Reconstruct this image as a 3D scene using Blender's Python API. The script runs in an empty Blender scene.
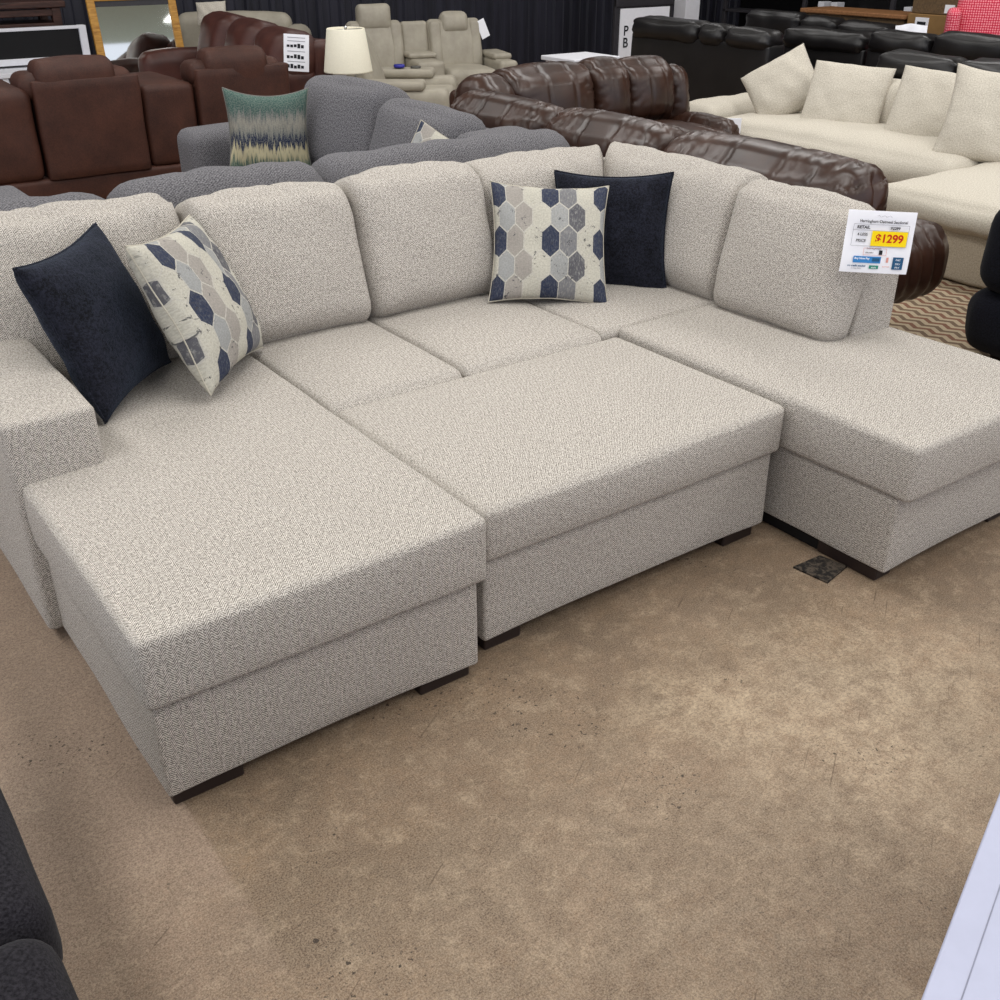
import bpy, bmesh, math, random
from mathutils import Vector, Matrix, noise, Euler
C = bpy.context.scene.collection
R = math.radians
PI = math.pi

# ------------------------------------------------------------------ materials
class G:
    def __init__(s, name):
        s.m = bpy.data.materials.new(name); s.m.use_nodes = True
        s.nt = s.m.node_tree; s.b = s.nt.nodes['Principled BSDF']
    def n(s, t, **kw):
        o = s.nt.nodes.new(t)
        for k, v in kw.items(): setattr(o, k, v)
        return o
    def put(s, sock, v):
        if isinstance(v, bpy.types.NodeSocket): s.nt.links.new(v, sock)
        elif isinstance(v, tuple) and sock.type == 'RGBA': sock.default_value = (v + (1,))[:4]
        else: sock.default_value = v
    def math(s, op, a, b=0.0, c=None):
        o = s.n('ShaderNodeMath', operation=op); s.put(o.inputs[0], a); s.put(o.inputs[1], b)
        if c is not None: s.put(o.inputs[2], c)
        return o.outputs[0]
    def mix(s, f, a, b, mode='MIX'):
        o = s.n('ShaderNodeMix', data_type='RGBA', blend_type=mode)
        s.put(o.inputs[0], f); s.put(o.inputs[6], a); s.put(o.inputs[7], b)
        return o.outputs[2]
    def uv(s):
        return s.n('ShaderNodeUVMap', uv_map='UVMap').outputs[0]
    def obj(s): return s.n('ShaderNodeTexCoord').outputs['Object']
    def sep(s, v):
        o = s.n('ShaderNodeSeparateXYZ'); s.put(o.inputs[0], v); return o.outputs
    def comb(s, x, y, z=0.0):
        o = s.n('ShaderNodeCombineXYZ')
        for i, v in enumerate((x, y, z)): s.put(o.inputs[i], v)
        return o.outputs[0]
    def noise(s, vec, scale, detail=2, rough=.5, dist=0):
        o = s.n('ShaderNodeTexNoise'); s.put(o.inputs['Vector'], vec); o.inputs['Scale'].default_value = scale
        o.inputs['Detail'].default_value = detail; o.inputs['Roughness'].default_value = rough
        o.inputs['Distortion'].default_value = dist
        return o.outputs['Fac']
    def rng(s, v, a, b, c=0.0, d=1.0):
        o = s.n('ShaderNodeMapRange'); s.put(o.inputs[0], v)
        for i, x in enumerate((a, b, c, d)): s.put(o.inputs[i + 1], x)
        return o.outputs[0]
    def ramp(s, v, stops, interp='LINEAR'):
        o = s.n('ShaderNodeValToRGB'); e = o.color_ramp.elements; o.color_ramp.interpolation = interp
        while len(e) < len(stops): e.new(1.0)
        for el, (p, c) in zip(e, stops): el.position = p; el.color = c + (1,)
        s.put(o.inputs[0], v); return o.outputs[0]
    def bump(s, h, strength=.3, dist=.01):
        o = s.n('ShaderNodeBump'); o.inputs['Strength'].default_value = strength; o.inputs['Distance'].default_value = dist
        s.put(o.inputs['Height'], h); s.put(s.b.inputs['Normal'], o.outputs[0])
    def fin(s, col, rough=.8, spec=.3, sheen=0, metal=0, sheen_tint=None):
        s.put(s.b.inputs['Base Color'], col); s.put(s.b.inputs['Roughness'], rough)
        s.b.inputs['Specular IOR Level'].default_value = spec
        s.b.inputs['Sheen Weight'].default_value = sheen
        if sheen_tint: s.b.inputs['Sheen Tint'].default_value = sheen_tint + (1,)
        s.b.inputs['Metallic'].default_value = metal
        return s.m

def mul(c, k): return tuple(x * k for x in c)
def srgb(r, g, b):
    f = lambda v: (v / 255 / 12.92) if v / 255 <= .04045 else ((v / 255 + .055) / 1.055) ** 2.4
    return (f(r), f(g), f(b))

def herringbone(name, light, dark, w=.025, per=.0068):
    g = G(name); u, v, _ = g.sep(g.uv())
    wob = g.noise(g.uv(), 30, 1)
    tri = g.math('ABSOLUTE', g.math('SUBTRACT', g.math('MULTIPLY', g.math('FRACT', g.math('DIVIDE', u, w)), 2.0), 1.0))
    vv = g.math('ADD', g.math('ADD', v, g.math('MULTIPLY', tri, w * .6)), g.math('MULTIPLY', wob, .006))
    st = g.math('ABSOLUTE', g.math('SUBTRACT', g.math('MULTIPLY', g.math('FRACT', g.math('DIVIDE', vv, per)), 2.0), 1.0))
    st = g.rng(st, .3, .7)
    sp = g.rng(g.noise(g.uv(), 260, 2, .8), .40, .60)
    sp2 = g.rng(g.noise(g.uv(), 150, 2, .7), .40, .60)
    slub = g.rng(g.noise(g.comb(g.math('MULTIPLY', u, 260.0), g.math('MULTIPLY', v, 40.0)), 1.0, 2, .7), .36, .64)
    big = g.rng(g.noise(g.uv(), 6, 4, .6), .3, .7)
    f = g.math('ADD', g.math('ADD', g.math('MULTIPLY', st, .42), g.math('MULTIPLY', sp, .28)), g.math('ADD', g.math('MULTIPLY', slub, .14), g.math('MULTIPLY', sp2, .22)))
    col = g.ramp(f, [(0.12, mul(dark, .3)), (.38, mul(dark, .88)), (.64, light), (.95, mul(light, 1.4))])
    col = g.mix(g.math('MULTIPLY', big, .12), col, mul(dark, 1.25))
    g.bump(f, .3, .003)
    return g.fin(col, .95, .1, .05)

def chenille(name, light, dark, grid=.016, amt=.5):
    g = G(name); u, v, _ = g.sep(g.uv())
    j = g.math('MULTIPLY', g.noise(g.uv(), 60, 2), .012)
    a = g.math('SINE', g.math('MULTIPLY', g.math('ADD', u, j), 2 * PI / grid)); b = g.math('SINE', g.math('MULTIPLY', g.math('ADD', v, j), 2 * PI / grid))
    wv = g.rng(g.math('MULTIPLY', a, b), -.5, .6)
    sp = g.rng(g.noise(g.uv(), 120, 3, .8), .38, .62)
    f = g.math('ADD', g.math('MULTIPLY', wv, amt), g.math('MULTIPLY', sp, 1 - amt))
    g.bump(f, .15, .003)
    return g.fin(g.mix(f, dark, light), .95, .1, .05)

def leather(name, c, c2, rough=.38, spec=.5, scale=6):
    g = G(name)
    big = g.rng(g.noise(g.obj(), scale, 4, .6), .3, .75)
    gr = g.noise(g.obj(), 180, 2, .6)
    wr = g.noise(g.obj(), 10, 2, .5, .6)
    g.bump(wr, .04, .004)
    return g.fin(g.mix(big, c, c2), rough + .06, spec)

def suede(name, c, c2):
    g = G(name)
    big = g.rng(g.noise(g.obj(), 5, 5, .65), .3, .7); sp = g.rng(g.noise(g.obj(), 110, 2, .7), .25, .8)
    f = g.math('ADD', g.math('MULTIPLY', big, .55), g.math('MULTIPLY', sp, .45))
    g.bump(sp, .2, .004)
    return g.fin(g.mix(f, c, c2), .62, .35)

def velvet(name, c, tint):
    g = G(name)
    sp = g.rng(g.noise(g.obj(), 120, 3, .85), .42, .62); big = g.rng(g.noise(g.obj(), 14, 3, .6, 1), .35, .7)
    f = g.math('ADD', g.math('MULTIPLY', sp, .6), g.math('MULTIPLY', big, .4))
    g.bump(f, .5, .006)
    return g.fin(g.mix(f, mul(c, .15), mul(c, 2.1)), .85, .15, .22, sheen_tint=tint)

def plain(name, c, rough=.6, spec=.4, metal=0, var=.12, scale=25):
    g = G(name)
    f = g.rng(g.noise(g.obj(), scale, 3, .6), .3, .7)
    return g.fin(g.mix(f, mul(c, 1 - var), mul(c, 1 + var)), rough, spec, 0, metal)

def hexes(name):
    g = G(name); u, v, _ = g.sep(g.uv())
    W, P = .068, .094
    x = g.math('ADD', g.math('DIVIDE', u, W), 63.05); y = g.math('ADD', g.math('MULTIPLY', g.math('DIVIDE', g.math('SUBTRACT', v, .18), P), .866), 103.92)
    def cell(ox, oy):
        ax = g.math('SUBTRACT', g.math('MODULO', g.math('ADD', x, ox), 1.0), .5)
        ay = g.math('SUBTRACT', g.math('MODULO', g.math('ADD', y, oy), 1.732), .866)
        return ax, ay, g.math('ADD', g.math('MULTIPLY', ax, ax), g.math('MULTIPLY', ay, ay))
    ax, ay, al = cell(0, 0); bx, by, bl = cell(.5, .866)
    t = g.math('LESS_THAN', bl, al); it = g.math('SUBTRACT', 1.0, t)
    gx = g.math('ADD', g.math('MULTIPLY', ax, it), g.math('MULTIPLY', bx, t))
    gy = g.math('ADD', g.math('MULTIPLY', ay, it), g.math('MULTIPLY', by, t))
    cx = g.math('SUBTRACT', x, gx)
    k = g.math('DIVIDE', g.math('ADD', g.math('MODULO', g.math('ROUND', g.math('MULTIPLY', cx, 2.0)), 12.0), .5), 12.0)
    navy, beige, grey, dg, wh, pg = srgb(36, 46, 70), srgb(156, 150, 143), srgb(116, 116, 119), srgb(86, 86, 92), srgb(188, 184, 171), srgb(152, 153, 152)
    seq = [navy, pg, beige, beige, wh, wh, navy, pg, grey, dg, wh, wh]
    col = g.ramp(k, [(i / 12, c) for i, c in enumerate(seq)], 'CONSTANT')
    d = g.math('MAXIMUM', g.math('ABSOLUTE', gx), g.math('ADD', g.math('MULTIPLY', g.math('ABSOLUTE', gx), .5), g.math('MULTIPLY', g.math('ABSOLUTE', gy), .866)))
    col = g.mix(g.math('GREATER_THAN', d, .475), col, srgb(186, 182, 172))
    strk = g.noise(g.comb(g.math('MULTIPLY', u, 3.0), v), 60, 4, .7)
    col = g.mix(g.math('MULTIPLY', g.rng(strk, .5, .68, 0, .55), g.rng(k, .6, .62, .35, 1.0)), col, srgb(176, 174, 167))
    col = g.mix(g.rng(g.noise(g.uv(), 150, 3, .8), .42, .6, .28, 0), col, srgb(90, 86, 82))
    spk = g.noise(g.uv(), 42, 4, .75, .6)
    dark = g.math('MULTIPLY', g.rng(spk, .60, .64), g.math('GREATER_THAN', g.noise(g.uv(), 9, 1), .47))
    col = g.mix(g.math('MULTIPLY', dark, .85), col, srgb(60, 60, 66))
    g.bump(g.noise(g.uv(), 400, 1), .15, .003)
    return g.fin(col, .85, .2)

def ikat(name):
    g = G(name); u, v, _ = g.sep(g.uv())
    spikes = g.noise(g.comb(g.math('MULTIPLY', u, 75.0), g.math('MULTIPLY', v, 5.0)), 1.0, 3, .8)
    vv = g.math('ADD', v, g.math('MULTIPLY', g.math('SUBTRACT', spikes, .5), .28))
    t = g.math('ADD', g.math('DIVIDE', vv, .45), .5)
    te, be, na, gy, cr = srgb(52, 78, 74), srgb(136, 132, 122), srgb(22, 34, 62), srgb(100, 102, 100), srgb(186, 176, 142)
    col = g.ramp(t, [(0, te), (.1, srgb(70, 92, 78)), (.2, cr), (.3, cr), (.34, na), (.43, na), (.47, gy), (.6, be), (.7, gy), (.76, te), (1, srgb(58, 86, 80))], 'LINEAR')
    sp = g.rng(g.noise(g.uv(), 130, 2, .7), .4, .65, .0, .3)
    g.bump(spikes, .3, .004)
    return g.fin(g.mix(sp, col, srgb(170, 168, 158)), .95, .1)

def wood(name, c, c2, rough=.5):
    g = G(name); x, y, z = g.sep(g.obj())
    f = g.noise(g.comb(g.math('MULTIPLY', x, 2.0), g.math('MULTIPLY', y, 14.0), g.math('MULTIPLY', z, 14.0)), 3, 4, .6, .8)
    return g.fin(g.mix(g.rng(f, .3, .7), c, c2), rough, .35)

def floor_mat():
    g = G('stained concrete'); p = g.obj(); x, y, z = g.sep(p)
    a = g.rng(g.noise(p, 1.1, 8, .65, .6), .36, .64); b = g.rng(g.noise(p, 6, 9, .72, .8), .34, .66)
    c = g.rng(g.noise(p, 110, 4, .85), .41, .58); d = g.rng(g.noise(p, 2.3, 8, .68, 1.0), .42, .66)
    e = g.rng(g.noise(p, 260, 2, .8), .4, .6)
    col = g.mix(a, srgb(106, 82, 59), srgb(152, 126, 98))
    col = g.mix(g.math('MULTIPLY', b, .6), col, srgb(124, 103, 87))
    col = g.mix(g.math('MULTIPLY', d, .72), col, srgb(74, 60, 46))
    m = g.rng(g.noise(p, 24, 7, .75, .5), .38, .62)
    col = g.mix(g.math('MULTIPLY', m, .55), col, srgb(84, 68, 52))
    m2 = g.rng(g.noise(p, 13, 8, .78, .3), .5, .66)
    col = g.mix(g.math('MULTIPLY', m2, .55), col, srgb(182, 162, 136))
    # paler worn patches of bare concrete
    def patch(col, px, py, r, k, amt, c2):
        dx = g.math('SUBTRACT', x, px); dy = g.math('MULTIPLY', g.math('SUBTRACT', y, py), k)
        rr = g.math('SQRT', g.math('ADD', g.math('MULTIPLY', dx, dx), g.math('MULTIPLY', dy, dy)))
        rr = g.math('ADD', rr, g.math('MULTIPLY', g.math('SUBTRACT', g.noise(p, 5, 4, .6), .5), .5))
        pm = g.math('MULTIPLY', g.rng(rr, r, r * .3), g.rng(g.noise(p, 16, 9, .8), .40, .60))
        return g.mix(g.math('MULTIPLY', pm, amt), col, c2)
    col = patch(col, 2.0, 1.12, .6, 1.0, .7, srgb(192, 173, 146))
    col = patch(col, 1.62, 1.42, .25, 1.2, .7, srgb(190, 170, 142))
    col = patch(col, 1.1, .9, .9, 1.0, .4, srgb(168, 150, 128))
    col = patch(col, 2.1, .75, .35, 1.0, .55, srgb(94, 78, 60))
    # floor to one side of a thin dark line is paler and pinker
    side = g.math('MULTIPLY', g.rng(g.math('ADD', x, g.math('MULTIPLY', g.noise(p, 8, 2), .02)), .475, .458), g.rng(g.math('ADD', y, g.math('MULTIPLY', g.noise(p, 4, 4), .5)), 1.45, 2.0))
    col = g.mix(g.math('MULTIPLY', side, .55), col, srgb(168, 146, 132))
    dark_line = g.math('MULTIPLY', g.math('LESS_THAN', g.math('ABSOLUTE', g.math('SUBTRACT', x, .458)), .0025), g.rng(y, 1.5, 1.75))
    col = g.mix(g.math('MULTIPLY', dark_line, .6), col, srgb(104, 84, 68))
    col = g.mix(g.math('MULTIPLY', g.math('SUBTRACT', 1.0, c), .6), col, srgb(76, 60, 48))
    col = g.mix(g.math('MULTIPLY', e, .38), col, srgb(186, 168, 146))
    # small dark pits in a few places, short scratches
    pit = g.math('MULTIPLY', g.rng(g.noise(p, 75, 2, .6), .63, .67), g.rng(g.noise(p, 2.6, 3), .55, .62))
    col = g.mix(g.math('MULTIPLY', pit, .85), col, srgb(44, 36, 30))
    sc = g.rng(g.noise(g.comb(g.math('ADD', g.math('MULTIPLY', x, 1.6), y), g.math('MULTIPLY', g.math('SUBTRACT', x, g.math('MULTIPLY', y, 1.6)), 26.0)), 2.2, 2, .5), .69, .73)
    col = g.mix(g.math('MULTIPLY', sc, .6), col, srgb(84, 68, 54))
    g.bump(g.math('ADD', c, b), .15, .004)
    return g.fin(col, g.rng(b, 0, 1, .5, .75), .3)

def rug_mat():
    g = G('geometric woven rug'); x, y, z = g.sep(g.obj())
    u = g.math('DIVIDE', y, .105); v = g.math('DIVIDE', x, .062)
    tri = g.math('ABSOLUTE', g.math('SUBTRACT', g.math('MULTIPLY', g.math('FRACT', u), 2.0), 1.0))
    w = g.math('FRACT', g.math('ADD', v, g.math('MULTIPLY', tri, .55)))
    alt = g.math('FRACT', g.math('MULTIPLY', g.math('FLOOR', g.math('ADD', v, g.math('MULTIPLY', tri, .55))), .5))
    c1 = g.mix(g.math('GREATER_THAN', alt, .25), srgb(112, 78, 64), srgb(100, 84, 70))
    col = g.mix(g.math('LESS_THAN', w, .5), srgb(168, 154, 130), c1)
    sp = g.rng(g.noise(g.obj(), 160, 2, .7), .3, .7, 0, .35)
    g.bump(sp, .4, .004)
    return g.fin(g.mix(sp, col, srgb(120, 100, 84)), .95, .1)

M = {}
M['oat'] = herringbone('oatmeal herringbone fabric', srgb(194, 188, 180), srgb(132, 125, 118))
M['grey'] = chenille('grey chenille', srgb(134, 132, 135), srgb(40, 40, 46), .014, .3)
M['charcoal'] = chenille('charcoal upholstery', srgb(44, 42, 47), srgb(16, 15, 19), .012, .2)
M['ivory'] = chenille('ivory upholstery', srgb(208, 202, 190), srgb(168, 160, 146), .012, .12)
M['ivorybase'] = chenille('taupe skirt upholstery', srgb(176, 164, 146), srgb(140, 130, 114), .012, .15)
M['navy'] = velvet('navy velvet', srgb(25, 26, 35), srgb(120, 138, 165))
M['hex'] = hexes('hexagon print cotton')
M['hexedge'] = plain('cream piping', srgb(178, 172, 158), .9, .1)
M['ikat'] = ikat('teal striped weave')
M['espresso'] = plain('espresso wood', srgb(38, 28, 26), .45, .4)
M['leather'] = leather('brown leather', srgb(38, 22, 16), srgb(64, 40, 29), .28, .45)
M['suede'] = suede('brown microfibre', srgb(40, 18, 12), srgb(80, 45, 32))
M['redbrown'] = leather('chestnut leather', srgb(54, 25, 20), srgb(84, 46, 37), .42, .45)
M['black'] = leather('black leather', srgb(14, 12, 13), srgb(27, 24, 25), .34, .5)
M['blackcloth'] = chenille('black fabric', srgb(22, 23, 32), srgb(6, 6, 10), .01, .2)
M['bone'] = leather('bone leather', srgb(150, 143, 129), srgb(172, 165, 150), .45, .4)
M['bonedark'] = plain('grey cup ring', srgb(80, 78, 74), .4, .5)
M['shade'] = plain('linen lamp shade', srgb(238, 232, 212), .9, .1, 0, .04, 120)
M['steel'] = plain('brushed steel', srgb(190, 190, 188), .3, .5, 1)
M['gold'] = wood('gilt frame', srgb(150, 100, 36), srgb(206, 156, 72), .45)
M['white'] = plain('white paint', srgb(214, 214, 220), .5, .35, 0, .03)
M['whitedesk'] = plain('white laminate', srgb(166, 169, 190), .45, .35, 0, .03)
M['gap'] = plain('grey seam', srgb(128, 130, 146), .7, .2)
M['paper'] = plain('white paper', srgb(236, 236, 242), .7, .25, 0, .02)
M['yellow'] = plain('yellow print', srgb(246, 214, 20), .7, .2, 0, .02)
M['redink'] = plain('red ink', srgb(190, 40, 24), .7, .2, 0, .02)
M['ink'] = plain('black ink', srgb(34, 34, 40), .7, .2, 0, .02)
M['lineink'] = plain('grey ink', srgb(150, 150, 158), .7, .2, 0, .02)
M['blueink'] = plain('blue print', srgb(58, 128, 190), .7, .2, 0, .02)
M['dkblueink'] = plain('dark blue print', srgb(40, 84, 120), .7, .2, 0, .02)
M['greenink'] = plain('green print', srgb(40, 130, 110), .7, .2, 0, .02)
M['pinkink'] = plain('pink print', srgb(214, 150, 140), .7, .2, 0, .02)
M['darkwood'] = wood('dark walnut', srgb(44, 28, 24), srgb(78, 50, 42))
M['oakwood'] = wood('brown oak', srgb(120, 82, 52), srgb(158, 112, 74))
M['olivewood'] = wood('drab wood', srgb(84, 68, 50), srgb(112, 90, 64))
M['carton'] = plain('brown cardboard', srgb(134, 104, 66), .85, .2, 0, .08, 12)
M['blackpaint'] = plain('black screen', srgb(10, 9, 10), .35, .4)
M['blackframe'] = plain('grey black frame', srgb(52, 50, 54), .5, .3)
def drain_mat():
    g = G('grimy iron'); f = g.rng(g.noise(g.obj(), 48, 4, .7, .8), .46, .58)
    return g.fin(g.mix(f, srgb(20, 17, 15), srgb(78, 69, 60)), .7, .35)
M['drain'] = drain_mat()
M['plate'] = plain('dark plinth', srgb(22, 20, 20), .8, .2)  # near-black fill that paints in the shade under the chaises

def pink_mat():
    g = G('coral dotted weave'); v = g.n('ShaderNodeTexVoronoi'); v.inputs['Scale'].default_value = 46; v.inputs['Randomness'].default_value = .15
    g.put(v.inputs['Vector'], g.uv())
    return g.fin(g.mix(g.rng(v.outputs['Distance'], .3, .42), srgb(232, 150, 160), srgb(196, 44, 70)), .9, .1)
M['pink'] = pink_mat()

def mirror_mat():
    g = G('mirror glass'); return g.fin((.72, .74, .72), .03, .5, 0, 1)
M['mirror'] = mirror_mat()

def curtain_mat():
    g = G('dark ribbed cladding'); x, y, z = g.sep(g.obj())
    f = g.rng(g.noise(g.comb(g.math('MULTIPLY', x, 5.0), y, g.math('MULTIPLY', z, .3)), 2.0, 3, .6), .3, .7)
    return g.fin(g.mix(f, srgb(26, 26, 34), srgb(48, 48, 60)), .55, .35)
M['wall'] = curtain_mat()

# ------------------------------------------------------------------ helpers
def tag(o, label, cat, group=None):
    o['label'] = label; o['category'] = cat
    if group: o['group'] = group
    return o
def thing(name, label, cat, loc=(0, 0, 0), rz=0, group=None):
    o = bpy.data.objects.new(name, None); C.objects.link(o)
    o.empty_display_size = .1; o.location = loc; o.rotation_euler = (0, 0, R(rz))
    return tag(o, label, cat, group)
def link(name, me, mat, parent=None, loc=(0, 0, 0), rot=(0, 0, 0), smooth=True):
    o = bpy.data.objects.new(name, me); C.objects.link(o)
    if mat: me.materials.append(mat)
    if smooth and len(me.polygons): me.polygons.foreach_set('use_smooth', [True] * len(me.polygons))
    o.parent = parent; o.location = loc; o.rotation_euler = rot
    return o

def spaced(h, r, seg):
    L = [-h]
    for t in (.3, .62, 1.0):
        L.append(-h + r * t)
    inner = 2 * (h - r)
    n = max(1, int(round(inner / seg)))
    for i in range(1, n): L.append(-h + r + inner * i / n)
    for t in (1.0, .62, .3, 0): L.append(h - r * t)
    out = []
    for v in L:
        if not out or v - out[-1] > 1e-5: out.append(v)
    return out

def soft_mesh(name, size, r=.04, bulge=None, seg=.035, amp=.003, ns=5, seed=0, disp=None, warp=None):
    hx, hy, hz = (s / 2 for s in size); rr = r if isinstance(r, tuple) else (r, r, r)
    rr = tuple(min(a, b * .98) for a, b in zip(rr, (hx, hy, hz)))
    bulge = bulge or {}
    X, Y, Z = spaced(hx, rr[0], seg), spaced(hy, rr[1], seg), spaced(hz, rr[2], seg)
    nx, ny, nz = len(X) - 1, len(Y) - 1, len(Z) - 1
    bm = bmesh.new(); uvl = bm.loops.layers.uv.new('UVMap'); vs = {}; orig = {}
    H = (hx, hy, hz)
    def f(t): return max(0.0, 1 - t * t) ** .8
    def V(i, j, k):
        key = (i, j, k)
        if key in vs: return vs[key]
        p = Vector((X[i], Y[j], Z[k])); q = Vector([max(-(H[a] - rr[a]), min(H[a] - rr[a], p[a])) for a in range(3)])
        d = p - q; n = Vector([d[a] / rr[a] for a in range(3)]); n = n.normalized() if n.length > 1e-9 else Vector((0, 0, 1))
        s = q + Vector([n[a] * rr[a] for a in range(3)])
        u = [p[a] / H[a] for a in range(3)]
        for key2, b in bulge.items():
            a = 'xyz'.index(key2[1]); sg = 1 if key2[0] == '+' else -1
            w = max(0.0, n[a] * sg); o1, o2 = [t for t in range(3) if t != a]
            s[a] += sg * b * w * f(u[o1]) * f(u[o2])
        if amp: s += n * (noise.noise(p * ns + Vector((seed * 7.3, seed * 3.1, seed))) * amp)
        if disp: s += n * disp(p, n, u)
        if warp: s = warp(s, u)
        v = bm.verts.new(s); vs[key] = v; orig[v] = p
        return v
    off = seed * .37
    def face(a, b, c, d, ax):
        fc = bm.faces.new((a, b, c, d))
        for l in fc.loops:
            p = orig[l.vert]
            l[uvl].uv = ((p.x + off, p.y), (p.x + off, p.z), (p.y + off, p.z))[{'z': 0, 'y': 1, 'x': 2}[ax]]
    for i in range(nx):
        for j in range(ny):
            face(V(i, j, nz), V(i + 1, j, nz), V(i + 1, j + 1, nz), V(i, j + 1, nz), 'z')
            face(V(i, j, 0), V(i, j + 1, 0), V(i + 1, j + 1, 0), V(i + 1, j, 0), 'z')
        for k in range(nz):
            face(V(i, 0, k), V(i + 1, 0, k), V(i + 1, 0, k + 1), V(i, 0, k + 1), 'y')
            face(V(i, ny, k), V(i, ny, k + 1), V(i + 1, ny, k + 1), V(i + 1, ny, k), 'y')
    for j in range(ny):
        for k in range(nz):
            face(V(0, j, k), V(0, j, k + 1), V(0, j + 1, k + 1), V(0, j + 1, k), 'x')
            face(V(nx, j, k), V(nx, j + 1, k), V(nx, j + 1, k + 1), V(nx, j, k + 1), 'x')
    me = bpy.data.meshes.new(name); bm.to_mesh(me); bm.free()
    return me

def crease(q):   # thin folds in slack leather
    v = noise.noise(q); return max(0.0, 1 - abs(v) * 5) ** 2
def org(root):
    return root.location if root is not None and sum(abs(a) for a in root.rotation_euler) < 1e-6 else Vector((0, 0, 0))
def box(root, name, mat, b, rot=(0, 0, 0), **kw):
    """soft upholstered box between bounds b = x0,x1,y0,y1,z0,z1 (world when the root is unrotated)"""
    c = Vector(((b[0] + b[1]) / 2, (b[2] + b[3]) / 2, (b[4] + b[5]) / 2))
    me = soft_mesh(name, (b[1] - b[0], b[3] - b[2], b[5] - b[4]), **kw)
    return link(name, me, M[mat], root, c - org(root), tuple(R(a) for a in rot))
def hard(root, name, mat, b, bev=.004, rot=(0, 0, 0)):
    c = Vector(((b[0] + b[1]) / 2, (b[2] + b[3]) / 2, (b[4] + b[5]) / 2)); s = (b[1] - b[0], b[3] - b[2], b[5] - b[4])
    bm = bmesh.new(); bmesh.ops.create_cube(bm, size=1, matrix=Matrix.Diagonal((*s, 1)))
    if bev: bmesh.ops.bevel(bm, geom=bm.edges[:], offset=min(bev, min(s) * .4), segments=2, affect='EDGES', profile=.5)
    me = bpy.data.meshes.new(name); bm.to_mesh(me); bm.free()
    return link(name, me, M[mat], root, c - org(root), tuple(R(a) for a in rot), smooth=False)
def tube(root, name, mat, pts, rad, closed=False, sides=8):
    pts = [Vector(p) for p in pts]; n = len(pts); bm = bmesh.new(); rings = []
    for i, p in enumerate(pts):
        a = pts[(i - 1) % n] if closed or i > 0 else p; b = pts[(i + 1) % n] if closed or i < n - 1 else p
        t = (b - a).normalized(); up = Vector((0, 0, 1)) if abs(t.z) < .9 else Vector((1, 0, 0))
        s = t.cross(up).normalized(); w = s.cross(t)
        rings.append([bm.verts.new(p + (s * math.cos(2 * PI * k / sides) + w * math.sin(2 * PI * k / sides)) * rad) for k in range(sides)])
    for i in range(n if closed else n - 1):
        a, b = rings[i], rings[(i + 1) % n]
        for k in range(sides): bm.faces.new((a[k], a[(k + 1) % sides], b[(k + 1) % sides], b[k]))
    if not closed:
        bm.faces.new(rings[0][::-1]); bm.faces.new(rings[-1])
    bmesh.ops.recalc_face_normals(bm, faces=bm.faces)
    me = bpy.data.meshes.new(name); bm.to_mesh(me); bm.free()
    return link(name, me, M[mat], root)
def lathe(root, name, mat, prof, loc=(0, 0, 0), n=40, cap=True):
    bm = bmesh.new(); rings = []
    for r, z in prof: rings.append([bm.verts.new((r * math.cos(2 * PI * k / n), r * math.sin(2 * PI * k / n), z)) for k in range(n)])
    for a, b in zip(rings, rings[1:]):
        for k in range(n): bm.faces.new((a[k], a[(k + 1) % n], b[(k + 1) % n], b[k]))
    if cap:
        bm.faces.new(rings[0][::-1]); bm.faces.new(rings[-1])
    me = bpy.data.meshes.new(name); bm.to_mesh(me); bm.free()
    return link(name, me, M[mat], root, Vector(loc) - org(root))

def pillow_mesh(name, w, h, t, pinch=.07, seed=0, amp=.006, n=30, uo=0, slump=0):
    bm = bmesh.new(); uvl = bm.loops.layers.uv.new('UVMap'); F, B, uvs = {}, {}, {}
    for i in range(n + 1):
        for j in range(n + 1):
            u = math.sin(PI / 2 * (i / n * 2 - 1)) * .55 + (i / n * 2 - 1) * .45; v = math.sin(PI / 2 * (j / n * 2 - 1)) * .55 + (j / n * 2 - 1) * .45
            x = u * w / 2 * (1 - pinch * (1 - v * v) ** 1.0 * abs(u) ** 2); z = v * h / 2 * (1 - pinch * (1 - u * u) ** 1.0 * abs(v) ** 2)
            z -= slump * h * (1 - u * u) * max(0, v) ** 2
            th = t / 2 * ((1 - u * u) * (1 - v * v)) ** .42
            q = Vector((x, 0, z)) * 6 + Vector((seed * 3.7, 0, 0))
            e = noise.noise(q) * amp + noise.noise(q * 2.7) * amp * .6
            k = min(1, th / (t * .2))
            edge = (i in (0, n) or j in (0, n))
            zz = .003 * math.sin(9 * u + 5 * v + seed)
            a = bm.verts.new((x, -th + zz - e * k, z)); F[i, j] = a
            B[i, j] = a if edge else bm.verts.new((x, th + zz + e * k, z))
            uvs[i, j] = (u * w / 2 + uo, v * h / 2)
    for i in range(n):
        for j in range(n):
            idx = [(i, j), (i + 1, j), (i + 1, j + 1), (i, j + 1)]
            for D, order in ((F, idx), (B, idx[::-1])):
                f = bm.faces.new([D[k] for k in order])
                for l, k in zip(f.loops, order): l[uvl].uv = uvs[k]
    me = bpy.data.meshes.new(name); bm.to_mesh(me)
    rim = [F[i, 0].co.copy() for i in range(n)] + [F[n, j].co.copy() for j in range(n)] + [F[i, n].co.copy() for i in range(n, 0, -1)] + [F[0, j].co.copy() for j in range(n, 0, -1)]
    bm.free(); return me, rim

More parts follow.
